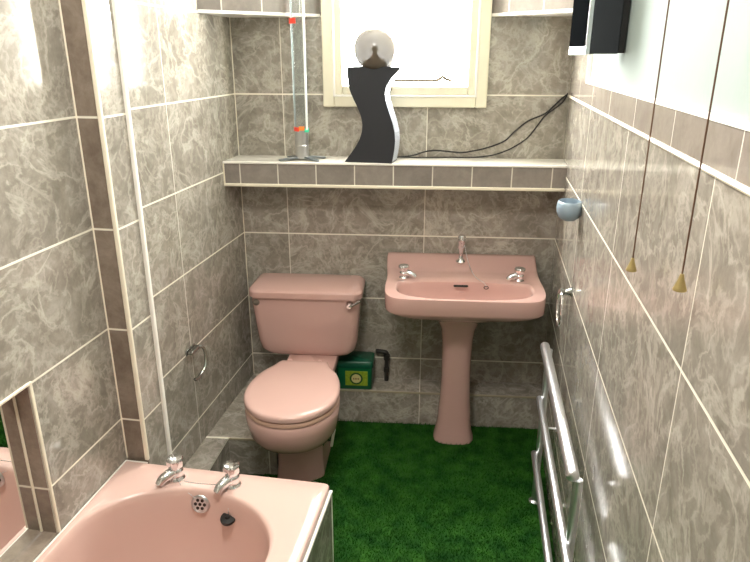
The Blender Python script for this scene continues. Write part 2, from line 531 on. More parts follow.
# high corner shelves either side of the window
def corner_shelf(a, b_, c, label):
    z0 = 1.7645
    s = thing('corner_shelf', (a.x, a.y, z0), 0, label, 'shelf', None)
    tri = [Vector((p.x - a.x, p.y - a.y, 0)) for p in (a, b_, c)]
    up = lambda z: [p + Vector((0, 0, z)) for p in tri]
    m1 = MB(); m1.rings([up(.008), up(.105)])
    o = m1.build('fascia', M['strip_tile'], s, smooth=False)
    l = o.data.uv_layers.new(name='UVMap')
    d = (tri[2] - tri[1]).normalized()
    for p in o.data.polygons:
        for li in p.loop_indices:
            co = o.data.vertices[o.data.loops[li].vertex_index].co
            l.data[li].uv = (((co - tri[1]).dot(d) - .09) / .158, (co.z + .012) / .14)
    m2 = MB(); m2.rings([up(-.004), up(.009)])
    m2.build('bottom_trim', M['trim_white'], s, smooth=False, bevel=.002)
    m3 = MB(); m3.rings([up(.105), up(.112)])
    m3.build('shelf_top', M['trim_white'], s, smooth=False)
    return s


corner_shelf(P(.001, -.001), P(.001, -.30), Vector((-.425, D - .001, 0)), 'tiled three-cornered shelf high in the corner left of the window')
corner_shelf(P(ROOM_W - .001, .13), Vector((.243, D - .001, 0)), P(ROOM_W - .001, -.18), 'tiled three-cornered shelf high in the corner right of the window')

# ------------------------------------------------------------------ tiled pipe ledge round the walls at floor level
LH = .168
ld = thing('pipe_ledge', (LO.x, LO.y, 0), 0, 'low tiled ledge boxing in pipes along the back wall and behind the toilet', 'ledge')
xw = lambda y: -.0972 * (0 - y) * 1.0      # left wall x at local y (y<0)
X0 = lambda y: .0972 * y
f = MB()
# L-shaped outline: thin along the back, deep left of the toilet, thin along the left wall
yb, yblk, yend = -.128, -.556, -1.02
xrr = .573 + .7927
out = [(X0(yend) + .073, -.975), (X0(yend) + .118, -.985), (.0395, yblk), (.231, yblk), (.231, yb), (xrr + X0(yb) - .001, yb), (xrr - .001, -.001), (.001, -.001), (X0(-.965) + .002, -.965)]
f.rings([[Vector((x, y, .002)) for x, y in out], [Vector((x, y, LH)) for x, y in out]])
o = f.build('ledge_body', M['tile'], ld, smooth=False)
tile_uv(o, su=.201, sv=-.556, sz=LH - TT - .002, tops=.6)
f = MB()
f.box((.237, yb - .004, LH - .006), (xrr + X0(yb) - .002, yb + .003, LH + .001))
f.box((.044, yblk - .004, LH - .006), (.237, yblk + .003, LH + .001))
f.build('edge_trim', simple('stained_cream_trim', (.40, .35, .25), .5), ld, smooth=False)

# ------------------------------------------------------------------ carpet
cb = MB(); 
cb.quad([P(.66, V_NEAR + .01, .004), P(ROOM_W - .002, V_NEAR + .01, .004), P(ROOM_W - .002, -.0, .004), P(.23, -.12, .004), P(.23, -1.09, .004), P(.66, -1.105, .004)])
rnd = random.Random(3)
vs, fs = [], []
for i in range(105000):
    u = rnd.uniform(.22, ROOM_W - .003); v = rnd.uniform(-1.95, .0)
    if u < .66 and v < -1.08: continue
    p = P(u, v)
    if p.y > 2.594 and p.x > -.56: continue
    if p.x < -.556 and p.y > 2.16: continue
    a = rnd.uniform(0, 2 * PI); w = rnd.uniform(.0012, .0024); h = rnd.uniform(.006, .013); ln = rnd.uniform(.002, .009); a2 = rnd.uniform(0, 2 * PI)
    dx, dy = math.cos(a) * w, math.sin(a) * w
    k = len(vs)
    vs += [(p.x - dx, p.y - dy, .003), (p.x + dx, p.y + dy, .003), (p.x + math.cos(a2) * ln, p.y + math.sin(a2) * ln, .003 + h)]
    fs.append((k, k + 1, k + 2))
cb.add(vs, fs)
me = bpy.data.meshes.new('grass_carpet'); me.from_pydata([tuple(p) for p in cb.v], [], cb.f); me.materials.append(M['grass'])
o = bpy.data.objects.new('grass_carpet', me); COL.objects.link(o)
prop(o, 'bright green artificial grass carpet covering the bathroom floor', 'carpet', kind='stuff')

# ------------------------------------------------------------------ toilet
TX = -.468
t = thing('toilet', (TX, 2.30, 0), 0, 'pink close-coupled toilet with lid down, standing left of the basin', 'toilet')


def egg(scale_x=1.0, y_back=.04, y_front=-.41, z=0.0, n=56, hb=.098, off=0.0):
    """toilet outline, y forward is negative; control half-widths along the length"""
    L_ = y_back - y_front
    ctl = [(0, hb), (.10, hb * 1.16), (.22, .147), (.36, .168), (.52, .177), (.66, .172), (.78, .153), (.88, .121), (.95, .083), (.985, .045), (1.0, .0)]
    pts = smooth_path([Vector((w, y_back - s * L_, 0)) for s, w in ctl], 8)
    half = [Vector((max(p.x, 0) * scale_x, p.y, z)) for p in pts]
    full = half + [Vector((-p.x, p.y, z)) for p in reversed(half[:-1])]
    # resample to n points by arc length, as a closed loop
    full.append(full[0].copy())
    seg = [(full[i + 1] - full[i]).length for i in range(len(full) - 1)]
    tot = sum(seg); res = []; i = 0; acc = 0
    for k in range(n):
        d = tot * k / n
        while acc + seg[i] < d: acc += seg[i]; i += 1
        q = full[i].lerp(full[i + 1], (d - acc) / max(seg[i], 1e-9)); q.x += off
        res.append(q)
    return res


def scl(r, s, dz=0, c=(0, -.19)):
    return [Vector(((p.x - c[0]) * s + c[0], (p.y - c[1]) * s + c[1], p.z + dz)) for p in r]


# pan: bowl, waist and foot in one loft
pan = MB()
R = []
rim = egg(z=0)
rc = lambda x0, y0, x1, y1, r, z: None


def ring_mix(f_, z, foot):
    e_ = egg(scale_x=1.0 - .05, z=z)
    return [a.lerp(Vector((b_.x, b_.y, z)), f_) for a, b_ in zip(e_, foot)]


def foot_ring(x0, x1, y0, y1, z, ch=.05):
    """rounded foot outline sampled to match the egg (starts at +x back corner, runs to the front and round)"""
    poly = [Vector((x1, y1, z)), Vector((x1, y0 + ch, z)), Vector((x1 - ch * 1.0, y0 + .008, z)), Vector(((x0 + x1) / 2, y0, z)), Vector((x0 + ch * .35, y0 + .004, z)), Vector((x0, y0 + ch * .6, z)), Vector((x0, y1, z))]
    poly.append(poly[0].copy())
    seg = [(poly[i + 1] - poly[i]).length for i in range(len(poly) - 1)]; tot = sum(seg); res = []; i = 0; acc = 0
    n = 56
    for k in range(n):
        d = tot * k / n
        while acc + seg[i] < d: acc += seg[i]; i += 1
        res.append(poly[i].lerp(poly[i + 1], (d - acc) / seg[i]))
    return res


ft = foot_ring(-.088, .092, -.172, .20, 0)
spec = [(.391, 0.0, .965), (.383, 0, .99), (.350, 0, .98), (.30, .03, .965), (.265, .12, .92), (.232, .30, .86), (.205, .55, .80), (.182, .80, .80), (.16, .93, .84)]
for z, f_, s in spec:
    e_ = scl(egg(z=z), s, c=(0, -.16))
    R.append([a.lerp(Vector((b_.x, b_.y, z)), f_) for a, b_ in zip(e_, ft)])
for z, s in ((.12, .98), (.06, 1.0), (.03, 1.03), (.002, 1.05)):
    R.append([Vector((p.x * s, (p.y - .03) * s + .03, z)) for p in ft])
R = list(reversed(R))
pan.rings(R)
pan.build('pan', M['pink'], t, angle=50)
pl = MB(); pl.rings([rrect(-.098, .02, .098, .30, .02, .27), rrect(-.108, .02, .108, .385, .02, .32), rrect(-.108, .015, .108, .385, .02, .358), rrect(-.103, .02, .103, .38, .02, .3635)])
pl.build('cistern_platform', M['pink'], t, angle=50)
st_ = MB(); st_.rings([scl(egg(z=.3935), .955), scl(egg(z=.396), .985), scl(egg(z=.408), .985), scl(egg(z=.412), .965)])
st_.build('seat', M['seat_edge'], t, angle=50, label='yellowed pink seat ring under the lid')
lid = MB(); lid.rings([scl(egg(z=.4165), .96), scl(egg(z=.4185), .995), scl(egg(z=.430), 1.0), scl(egg(z=.437), .985), scl(egg(z=.441), .95), scl(egg(z=.4435), .86), scl(egg(z=.4455), .6), scl(egg(z=.446), .25)])
lid.build('lid', M['pink_seat'], t, angle=50)
for s in (-1, 1):
    hg = MB(); hg.lathe([(.010, 0), (.011, .004), (.011, .069), (.008, .073)], (s * .062, .052, .361), (0, 0, 1), 16)
    hg.tube([(s * .062 - .02, .045, .424), (s * .062 + .02, .045, .424)], .008, 12)
    hg.build('hinge', M['pink_seat'], t)
# trapway to the right behind the foot, with its pale waste pipe
tr = MB(); tr.tube(smooth_path([(.05, .10, .05), (.066, .11, .13), (.066, .15, .20), (.05, .2, .26)], 6), [.04] * 19, 14)
tr.build('trap', M['pink'], t)
wp = MB(); wp.tube([(.118, -.05, .095), (.134, -.05, .190)], .0055, 10)
wp.build('overflow_pipe', M['white_plastic'], t, label='thin white pipe beside the trap')
ho = MB(); ho.lathe([(.012, 0), (.016, .02), (.019, .05)], (.106, -.035, .115), (.14, 0, 1), 16)
ho.build('dark_gap_block', M['dark_metal_and_gaps'], t, smooth=False)  # dark piece stands in for the black shadow in the gap by the trap

# cistern: body tapers to the bottom, lid overhangs
cis = MB()
cy0, cy1 = .232, .400
cxo = -.030
spec = [(.363, -.168, .186, .06, .012), (.370, -.186, .204, .05, .006), (.388, -.205, .218, .045, .002), (.43, -.214, .226, .04, 0), (.52, -.224, .234, .035, 0), (.640, -.235, .243, .03, 0)]
R = []
for z, xa, xb, r, ins in spec:
    R.append(rrect(xa + cxo + 0, cy0 + ins, xb + cxo, cy1, [.012, .012, r, r], z, 8))
cis.rings(R)
cis.build('cistern', M['pink'], t, angle=50)
cl = MB()
spec = [(.637, .006, .0), (.6395, .0, .0), (.662, -.001, .0), (.669, .002, .005), (.674, .008, .018), (.681, .018, .055), (.685, .028, .095), (.686, .06, .135)]
R = []
for z, ins, insy in spec:
    R.append(rrect(-.243 + cxo + ins, cy0 - .014 + insy, .250 + cxo - ins, cy1 + .012, [.008, .008, .04 - ins * .2, .04 - ins * .2], z, 8))
cl.rings(R)
cl.build('cistern_lid', M['pink'], t, angle=30)
bt = MB(); bt.lathe([(.0145, 0), (.0145, .003), (.011, .0045)], (-.238, cy0 + .001, .612), (0, -1, 0), 20)
bt.build('blanking_plug', simple('grey_plug', (.20, .17, .14), .4, .3), t, label='grey blanking plug at the left of the cistern')
lv = MB()
lv.lathe([(.018, -.004), (.019, .004), (.017, .012), (.012, .022), (.010, .030)], (.168, cy0 - .000, .614), (0, -1, 0), 20)
lv.tube(smooth_path([(.168, cy0 - .026, .614), (.190, cy0 - .029, .626), (.216, cy0 - .031, .643)], 4), [.006, .006, .0055, .0055, .005, .005, .0055, .006, .006], 10)
lv.build('flush_lever', M['chrome'], t)

# ------------------------------------------------------------------ basin on its pedestal
BX = .172
bs = thing('wash_basin', (BX, D, 0), 0, 'pink pedestal wash basin with two chrome taps against the back wall', 'basin')
# outline in local coordinates, y = 0 at the wall, front negative
HB, HF, FY = .322, .305, -.445
YB = -.004


def basin_outline(n=96, grow=0.0):
    ctl = []
    back = [(HB, YB), (HB, -.05), (.318, -.12), (.313, -.19), (.312, -.25), (.3145, -.31), (.3125, -.365), (.303, -.402), (.283, -.428), (.245, -.441), (.16, -.4455), (.06, FY - .002), (0, FY - .002)]
    pts = [Vector((a, b_, 0)) for a, b_ in back]
    half = [pts[0]] + smooth_path(pts, 8)[1:]
    full = half + [Vector((-p.x, p.y, 0)) for p in reversed(half[:-1])]
    full.append(full[0].copy())
    seg = [(full[i + 1] - full[i]).length for i in range(len(full) - 1)]; tot = sum(seg); res = []; i = 0; acc = 0
    for k in range(n):
        d = tot * k / n
        while acc + seg[i] < d: acc += seg[i]; i += 1
        q = full[i].lerp(full[i + 1], (d - acc) / max(seg[i], 1e-9))
        res.append(q)
    return res


def lerp_tab(tab, x):
    for (a, va), (b_, vb) in zip(tab, tab[1:]):
        if x <= b_:
            tt = max(0, (x - a) / (b_ - a)); tt = tt * tt * (3 - 2 * tt)
            return va + (vb - va) * tt
    return tab[-1][1]


ZTAB = [(-.45, .742), (-.33, .749), (-.27, .7545), (-.20, .757), (-.11, .760), (-.055, .778), (-.02, .797), (0, .798)]


def zsurf(x, y):
    z = lerp_tab(ZTAB, y)
    # recessed panel round the taps: falls from a raised edge
    dx = max(0, abs(x) - .245) / .05; dy = max(0, (-.05 - y) * 0 + (y + .075)) / .03
    inside = max(0.0, 1 - max(dx, dy))
    inside = inside * inside * (3 - 2 * inside)
    fy = min(1, max(0, (y + .275) / .05))
    return z - .013 * inside * fy + (.006 * min(1, max(0, (abs(x) - .25) / .05)) if y < -.02 and y > -.30 else 0) * 0


OUT = basin_outline()
BC = (0.0, -.322)
BO = []
for p in OUT:
    a = math.atan2((p.y - BC[1]) / .125, (p.x - BC[0]) / .26)
    BO.append(a)
# bowl ring angles follow the outline order
bowl = lambda sx, z, e=2.7, dy=0.0: [Vector((BC[0] + .266 * sx * math.copysign(abs(math.cos(a)) ** (2 / e), math.cos(a)), BC[1] + dy + .108 * sx * math.copysign(abs(math.sin(a)) ** (2 / e), math.sin(a)), z)) for a in BO]
brim = bowl(1.0, 0)
R = []
under = lambda s, z, c=(0, -.20): [Vector((c[0] + (p.x - c[0]) * s, c[1] + (p.y - c[1]) * s, z)) for p in OUT]


def apron_z(y, top, low):
    return top if False else low


# underside, apron, rolled rim
R.append(under(.28, .575)); R.append(under(.36, .590)); R.append(under(.55, .615)); R.append(under(.80, .640)); R.append(under(.94, .664)); R.append(under(.985, .674))
R.append([Vector((p.x, p.y, lerp_tab([(-.45, .680), (-.2, .690), (0, .72)], p.y))) for p in OUT])
R.append([Vector((p.x, p.y, zsurf(p.x, p.y) - .010)) for p in OUT])
for q, dz in ((.012, -.003), (.03, .0)):
    R.append([Vector((p.x + (b_.x - p.x) * q, p.y + (b_.y - p.y) * q, zsurf(p.x, p.y) + dz)) for p, b_ in zip(OUT, brim)])
K = 14
for k in range(1, K + 1):
    q = .06 + .94 * k / K
    rr_ = []
    for p, b_ in zip(OUT, brim):
        x, y = p.x + (b_.x - p.x) * q, p.y + (b_.y - p.y) * q
        z = zsurf(x, y)
        if k >= K - 1: z -= .003 * (k - K + 2)
        rr_.append(Vector((x, y, z)))
    R.append(rr_)
zb_ = [Vector((p.x, p.y, zsurf(p.x, p.y))) for p in brim]
for s, dz in ((.985, -.014), (.965, -.035), (.93, -.065), (.86, -.092), (.72, -.112), (.5, -.122), (.25, -.126), (.09, -.128)):
    R.append([Vector((b_.x, b_.y, (z.z * (1 if s > .9 else .0) + (.75 if s <= .9 else 0)) + dz)) for b_, z in zip(bowl(s, 0), zb_)])
bm_ = MB(); bm_.rings(R)
bm_.build('bowl', M['pink'], bs, angle=60)
# pedestal
pd = MB(); R = []
PY = -.205
for z, hw, fy, by in ((.002, .094, -.285, -.137), (.022, .091, -.283, -.137), (.05, .083, -.277, -.136), (.10, .076, -.272, -.136), (.16, .0735, -.272, -.136), (.20, .0695, -.27, -.13), (.31, .066, -.270, -.10), (.42, .067, -.270, -.10), (.49, .070, -.272, -.10), (.535, .077, -.276, -.10), (.57, .093, -.284, -.10), (.60, .115, -.295, -.10)):
    R.append(super_ring(-.009, (fy + by) / 2, hw * .95, (by - fy) / 2, z, 40, 3.0))
pd.rings(R)
pd.build('pedestal', M['pink'], bs, angle=50)
ov = MB(); ov.rings([rrect(-.030, -.0045, .030, .0045, .0042, 0, 4), rrect(-.030, -.0045, .030, .0045, .0042, .004, 4)])
o = ov.build('overflow_slot', M['dark_metal_and_gaps'], bs, smooth=False)
o.location = (-.008, -.2375, .7285); o.rotation_euler = (math.radians(78), 0, 0)
lg = MB(); lg.rings([super_ring(0, 0, .012, .003, 0, 20, 2), super_ring(0, 0, .012, .003, .0012, 20, 2)])
o = lg.build('maker_mark', simple('grey_print', (.40, .24, .22), .4), bs); o.location = (-.004, -.2465, .705); o.rotation_euler = (math.radians(66), 0, 0)
wr_ = MB(); wr_.lathe([(.026, 0), (.026, .003), (.016, .004), (.014, .001)], (0, -.322, .6225), (0, 0, 1), 24)
wr_.build('waste', M['chrome'], bs)


def pillar_tap(parent, x, y, z, ang, size=1.0, hs=.72, hr=1.15):
    """pillar tap with a fluted head; the spout points along ang"""
    b_ = MB(); s = size
    b_.lathe([(.021 * s, 0), (.022 * s, .003 * s), (.019 * s, .007 * s), (.0165 * s, .012 * s), (.0165 * s, .022 * s), (.019 * s, .030 * s), (.0185 * s, .036 * s), (.013 * s, .042 * s), (.008 * s, .047 * s)], (x, y, z), (0, 0, 1), 24)
    b_.v = [(p[0], p[1], z + (p[2] - z) * hs) for p in b_.v]
    d = Vector((math.cos(ang), math.sin(ang), 0))
    c = Vector((x, y, z))
    up = Vector((0, 0, 1))
    b_.tube(smooth_path([c + d * .004 * s + up * .022 * s, c + d * .024 * s + up * .022 * s, c + d * .041 * s + up * .017 * s, c + d * .052 * s + up * .007 * s], 5),
            [.0155 * s * (1 - .020 * i) for i in range(16)], 14)
    o_ = b_.build('tap', M['chrome'], parent, angle=50)
    h_ = MB(); R_ = []
    for r, hz in ((.008, .044), (.0165, .047), (.0185, .055), (.0200, .067), (.0195, .076), (.0175, .080), (.010, .082)):
        R_.append([c + Vector((math.cos(2 * PI * j / 32), math.sin(2 * PI * j / 32), 0)) * (r * hr * s * (1 + .05 * math.cos(8 * 2 * PI * j / 32))) + up * hz * s * hs for j in range(32)])
    h_.rings(R_)
    h_.build('tap_head', M['chrome'], o_, angle=40)
    return o_


pillar_tap(bs, -.243, -.196, .7445, math.radians(-15), .95)
pillar_tap(bs, .231, -.198, .7445, math.radians(195), .95)
# chain stay on the back of the basin, with the plug chain
cs = MB()
cs.lathe([(.020, -.004), (.021, .003), (.015, .009), (.0095, .016), (.0090, .048), (.011, .058), (.0165, .068), (.0145, .080), (.0165, .090), (.0175, .112), (.0115, .122)], (-.002, -.055, .776), (0, -.10, 1), 20)
cs.build('chain_stay', M['chrome'], bs, angle=45)
chain([(.010, -.066, .858), (.024, -.11, .80), (.042, -.17, .765), (.060, -.215, .754), (.080, -.236, .748), (.094, -.2475, .735)], .0012, .0019).build('plug_chain', M['satin'], bs)
cr = MB(); cr.tube([(.094 + .009 * math.cos(a), -.249 + .0 * math.sin(a), .728 + .006 * math.sin(a)) for a in [2 * PI * i / 14 for i in range(14)]], .0018, 6, closed=True)
cr.build('chain_ring', M['dark_metal_and_gaps'], bs)

# ------------------------------------------------------------------ bath (squared to the side walls)
BL = 1.66
bt_o = thing('bath', P(.33, -1.10 - BL / 2, 0), RZ, 'pink bath with chrome taps and tiled side panel in the front left corner', 'bath')
ZR = .432
u0, u1 = -.329, .322                 # local x of rim edges (centre at u=.33)
v1, v0 = BL / 2 - .001, -BL / 2      # local y
tub = MB()
N_ = 28
def bath_rect(ins, z, r=.013): return rrect(u0 + max(ins, 0) * .0, v0 + ins, u1 - ins, v1 - ins * .3, [r, .004, .004, r], z, 20)
inn_c = (-.036, -.02)
ang0 = None
outer = bath_rect(0, ZR)
# inner outline with the same number of points: superellipse by angle of the outer points
iu, iv0, iv1 = .272, v0 + .10, v1 - .092
def inner(s, z, sv=None, e=2.5, du=0.0):
    R_ = []
    sv = s if sv is None else sv
    cy_ = (iv0 + iv1) / 2; hy = (iv1 - iv0) / 2
    rad = .30
    for p in outer:
        # radial direction in a stretched frame
        a = math.atan2((p.y - cy_) / hy, (p.x - inn_c[0]) / iu)
        c, s_ = math.cos(a), math.sin(a)
        # stadium-like: straight sides and rounded ends
        x = iu * math.copysign(min(1.0, abs(c) ** (2 / 3.4)), c); y = hy * math.copysign(abs(s_) ** (2 / 3.4), s_)
        R_.append((x, y))
    # rounded rectangle of corner radius rad, arc-length sampled from matching angle
    res = []
    for p in outer:
        dx, dy = p.x - inn_c[0], p.y - cy_
        a = math.atan2(dy, dx)
        res.append(ray_rr(a, iu * s, hy - iu * (1 - sv) * 1.0, rad * s))
    return [Vector((inn_c[0] + q[0] + du, cy_ + q[1], z)) for q in res]


def ray_rr(a, hx, hy, r):
    """point of a rounded-rectangle outline (half sizes hx, hy, end radius r elliptical) in direction a"""
    c, s = math.cos(a), math.sin(a)
    lo, hi = 0, 3.0
    rx = min(hx, r * .93); ry = r * .74
    for _ in range(40):
        m_ = (lo + hi) / 2; x, y = abs(c * m_), abs(s * m_)
        if x > hx or y > hy: ins = False
        elif x > hx - rx and y > hy - ry:
            ins = ((x - hx + rx) / rx) ** 2 + ((y - hy + ry) / ry) ** 2 <= 1
        else: ins = True
        if ins: lo = m_
        else: hi = m_
    return (c * lo, s * lo)


# denser outer ring so the inner curve is smooth
def dense(ring, k=4):
    out_ = []
    n = len(ring)
    for i in range(n):
        a, b_ = ring[i], ring[(i + 1) % n]
        kk = max(1, int((b_ - a).length / .02))
        for j in range(kk): out_.append(a.lerp(b_, j / kk))
    return out_


outer = dense(bath_rect(0, ZR))
lowz = lambda r, z, ins: [Vector((p.x - (ins if p.x > 0 else 0), p.y, z)) for p in r]
R = [lowz(outer, ZR - .034, .004), lowz(outer, ZR - .010, 0), [Vector((p.x * .997, p.y * .9985, ZR - .003)) for p in outer], [Vector((p.x * .988, p.y * .995, ZR)) for p in outer]]
i0 = inner(1.0, ZR)
for q in (.35, .7, .93):
    R.append([a.lerp(b_, q) for a, b_ in zip(R[3], i0)])
for s, dz, sv in ((1.0, -.002, 1.0), (.985, -.010, .985), (.972, -.028, .975), (.955, -.08, .96), (.935, -.16, .93), (.90, -.24, .86), (.84, -.295, .74), (.72, -.325, .55), (.50, -.335, .3), (.2, -.34, .0)):
    R.append(inner(s, ZR + dz, sv))
tub.rings(R, cap0=False)
tub.build('tub', M['pink_bath'], bt_o, angle=60)
# tiled side panel and cream edge bead
pnl = MB(); pnl.box((u1 - .016, v0 + .001, .002), (u1 + .004, v1 - .001, ZR - .030))
o = pnl.build('side_panel', M['tile'], bt_o, smooth=False); tile_uv(o, sv=v1 - .001, sz=ZR - .03 - TT)
eb = MB(); eb.box((u1 - .002, v0, ZR - .034), (u1 + .0075, v1 + .001, ZR - .024))
eb.box((u1 + .0, v1 - .006, .002), (u1 + .006, v1 + .001, ZR - .03))
eb.build('edge_bead', M['trim_white'], o, bevel=.002)
ep = MB(); ep.box((u0 + .077, v1 - .02, .002), (u1 - .02, v1 - .004, ZR - .034))
o = ep.build('end_panel', M['tile'], bt_o, smooth=False); tile_uv(o, su=.0, sz=ZR - .03 - TT)
sl_ = MB(); sl_.tube([(u0 + .003, v0, ZR + .001), (u0 + .003, v1 - .002, ZR + .001), (u0 + .074, v1 - .002, ZR + .001)], .0024, 8)
sl_.build('sealant', M['trim_white'], bt_o)
# taps, overflow, chain and plug
TA = math.radians(-128)
pillar_tap(bt_o, -.33 + .198, BL / 2 - .056, ZR, math.radians(-122), 1.12, .80, 1.1)
pillar_tap(bt_o, -.33 + .374, BL / 2 - .058, ZR, math.radians(-118), 1.12, .80, 1.1)
ovx, ovy, ovz = -.33 + .290, v1 - .1025, ZR - .043
of = MB(); ax = Vector((0, -1, .22)).normalized()
of.lathe([(.0275, -.004), (.028, .002), (.0255, .005), (.0225, .006), (.022, .0035)], (ovx, ovy, ovz), ax, 28)
ofo = of.build('overflow', M['satin'], bt_o, angle=40)
q_ = ax.to_track_quat('Z', 'Y')
hl = MB()
for k in range(7):
    rr_ = 0 if k == 6 else .0138
    c = Vector((ovx, ovy, ovz)) + q_ @ Vector((rr_ * math.cos(k * PI / 3), rr_ * math.sin(k * PI / 3), .0030))
    hl.lathe([(.0050, 0), (.0050, .0014)], c, ax, 12)
hl.build('overflow_holes', M['dark_metal_and_gaps'], ofo, smooth=False)
chain([(ovx - .012, ovy - .004, ovz + .020), (ovx - .055, ovy + .012, ovz + .038), (-.33 + .205, v1 - .070, ZR + .012), (-.33 + .19, v1 - .075, ZR + .02), (-.33 + .25, v1 - .078, ZR + .009), (-.33 + .32, v1 - .080, ZR + .012), (-.33 + .352, v1 - .082, ZR + .012), (-.33 + .372, v1 - .095, ZR - .006), (-.33 + .378, v1 - .107, ZR - .03), (-.33 + .379, v1 - .114, ZR - .055)], .0013, .0021, .0065).build('plug_chain', M['satin'], bt_o)
pg = MB(); pg.lathe([(.018, -.006), (.0215, -.002), (.0225, .004), (.021, .008), (.008, .010), (.006, .016)], (-.33 + .379, v1 - .119, ZR - .071), (.05, -.25, .97), 24)
pg.build('plug', M['rubber'], bt_o, label='black rubber plug hanging on its chain')

# ------------------------------------------------------------------ mirror in the wall recess by the bath
mz = thing('bath_mirror', P(-ND + .002, (NV0 + NV1) / 2, NZ0), RZ, 'mirror set in a cream-edged recess in the left wall beside the bath', 'mirror')
hv = (NV1 - NV0) / 2
g_ = MB(); g_.box((-.006, -hv + .002, .002), (0, hv - .002, NZ1 - NZ0 - .002)); g_.build('mirror_glass', M['mirror'], mz, smooth=False)
fr = MB()
fr.box((ND - .002, -hv - .009, .001), (ND + .004, -hv, NZ1 - NZ0 + .007))
fr.box((ND - .002, hv, .001), (ND + .004, hv + .009, NZ1 - NZ0 + .007))
fr.box((ND - .002, -hv, NZ1 - NZ0), (ND + .005, hv, NZ1 - NZ0 + .008))
fr.build('edge_trim', M['trim'], mz, bevel=.002)
jn = MB(); jn.tube([(.001, hv - .003, .002), (.001, hv - .003, NZ1 - NZ0 - .003)], .0028, 6); jn.build('grout_joint', M['trim'], mz)

# ------------------------------------------------------------------ lamp with glass globe on the shelf
lp = thing('globe_lamp', (-.20, 2.595, SZ1 + .0015), -.17, 'curvy black S-shaped lamp with a smoky glass globe, standing on the shelf', 'lamp')
lft = [(0, -.112), (.03, -.088), (.06, -.066), (.09, -.049), (.12, -.039), (.15, -.037), (.18, -.043), (.21, -.055), (.24, -.071), (.27, -.085), (.30, -.093), (.33, -.096), (.362, -.095)]
rgt = [(0, .082), (.03, .088), (.06, .0925), (.09, .0945), (.12, .092), (.15, .085), (.18, .075), (.21, .064), (.24, .055), (.265, .0515), (.29, .056), (.32, .074), (.345, .100), (.362, .115)]


def tab(tb_, z):
    ps = [Vector((b_, a, 0)) for a, b_ in tb_]
    for (a, va), (b_, vb) in zip(tb_, tb_[1:]):
        if z <= b_ + 1e-9: return va + (vb - va) * (z - a) / (b_ - a)
    return tb_[-1][1]


body = MB(); R = []
for i in range(33):
    z = .362 * i / 32
    xa, xb = tab(lft, z), tab(rgt, z)
    R.append([Vector((xa, -.045, z)), Vector((xb, -.045, z)), Vector((xb, .045, z)), Vector((xa, .045, z))])
body.rings(R)
body.build('body', M['black'], lp, angle=40)
rb = MB(); R = []
for i in range(161):                                   # ribbed pale strip down the right edge
    z = .008 + .345 * i / 160
    xb = tab(rgt, z) + (.0022 if i % 4 < 2 else .0008)
    R.append([Vector((xb - .004, -.044, z)), Vector((xb, -.044, z)), Vector((xb, .040, z)), Vector((xb - .004, .040, z))])
rb.rings(R)
rb.build('ribbed_edge', M['ribbed'], lp, angle=20, label='pale silver ribbed strip down the right side')
br = MB(); br.lathe([(.048, 0), (.048, .012), (.040, .022), (.022, .030), (.010, .045), (.006, .06)], (.002, 0, .362), (0, 0, 1), 28)
br.build('globe_base', simple('grey_globe_base', (.10, .085, .08), .4), lp)
gl = MB(); gl.sphere((.006, 0, .362 + .064), .085, 36, 24)
gl.build('globe', M['globe'], lp, label='round smoky glass globe')
el = MB(); el.sphere((.002, 0, .362 + .064), .013, 14, 10); el.tube([(.002, 0, .42), (.002, 0, .385)], .004, 8)
el.build('electrode', M['satin'], lp)

# ------------------------------------------------------------------ clear tube on its cross-footed silver stand
tu = thing('tube_stand', (-.497, 2.615, SZ1 + .0015), 0, 'tall clear tube on a silver stand with four splayed feet, left end of the shelf', 'ornament')
cb_ = MB(); cb_.lathe([(.0275, .008), (.0275, .055), (.0285, .056), (.0285, .059), (.0275, .060), (.0275, .118), (.024, .120)], (0, 0, 0), (0, 0, 1), 28)
cb_.build('base_column', M['satin'], tu)
for k, (fx_, fy_) in enumerate(((-.088, -.046), (.074, -.054), (.088, .045), (-.07, .05))):
    ft_ = MB(); d = Vector((fx_, fy_, 0)); n_ = Vector((-d.y, d.x, 0)).normalized()
    R = []
    for q, w_, z_, h_ in ((.10, .013, .006, .010), (.5, .012, .004, .008), (.9, .011, 0, .007), (1.0, .007, 0, .006)):
        c = d * q
        R.append([c + n_ * w_ + Vector((0, 0, z_)), c - n_ * w_ + Vector((0, 0, z_)), c - n_ * w_ + Vector((0, 0, z_ + h_)), c + n_ * w_ + Vector((0, 0, z_ + h_))])
    ft_.rings(R); ft_.build('foot', simple('grey_foot', (.16, .18, .19), .3, .4) if k == 0 else bpy.data.materials['grey_foot'], tu, bevel=.002)
ct = MB(); TH_ = .70
ct.rings([[Vector((r * math.cos(2 * PI * j / 28), r * math.sin(2 * PI * j / 28), z)) for j in range(28)] for r, z in ((.0265, .119), (.0285, .120), (.0285, TH_), (.0262, TH_), (.0262, .125), (.0265, .119))], False, False)
ct.build('clear_tube', M['acrylic'], tu)
rg = MB(); rg.box((.022, -.022, .121), (.029, -.0165, TH_)); rg.build('white_strip', simple('white_tube_strip', (.85, .86, .84), .3), tu)
for nm, a0, a1, z, mt in (('red_band', 150, 262, .121, 'red'), ('orange_band', 262, 305, .125, 'orange'), ('green_band', 305, 370, .117, 'teal')):
    b_ = MB(); R = []
    for i in range(9):
        a = math.radians(a0 + (a1 - a0) * i / 8); c, s = math.cos(a), math.sin(a)
        R.append([Vector((c * .0265, s * .0265, z - .006)), Vector((c * .0305, s * .0305, z - .006)), Vector((c * .0305, s * .0305, z + .010)), Vector((c * .0265, s * .0265, z + .010))])
    b_.rings(R); b_.build(nm, M[mt], tu, angle=60)
b_ = MB(); R = []
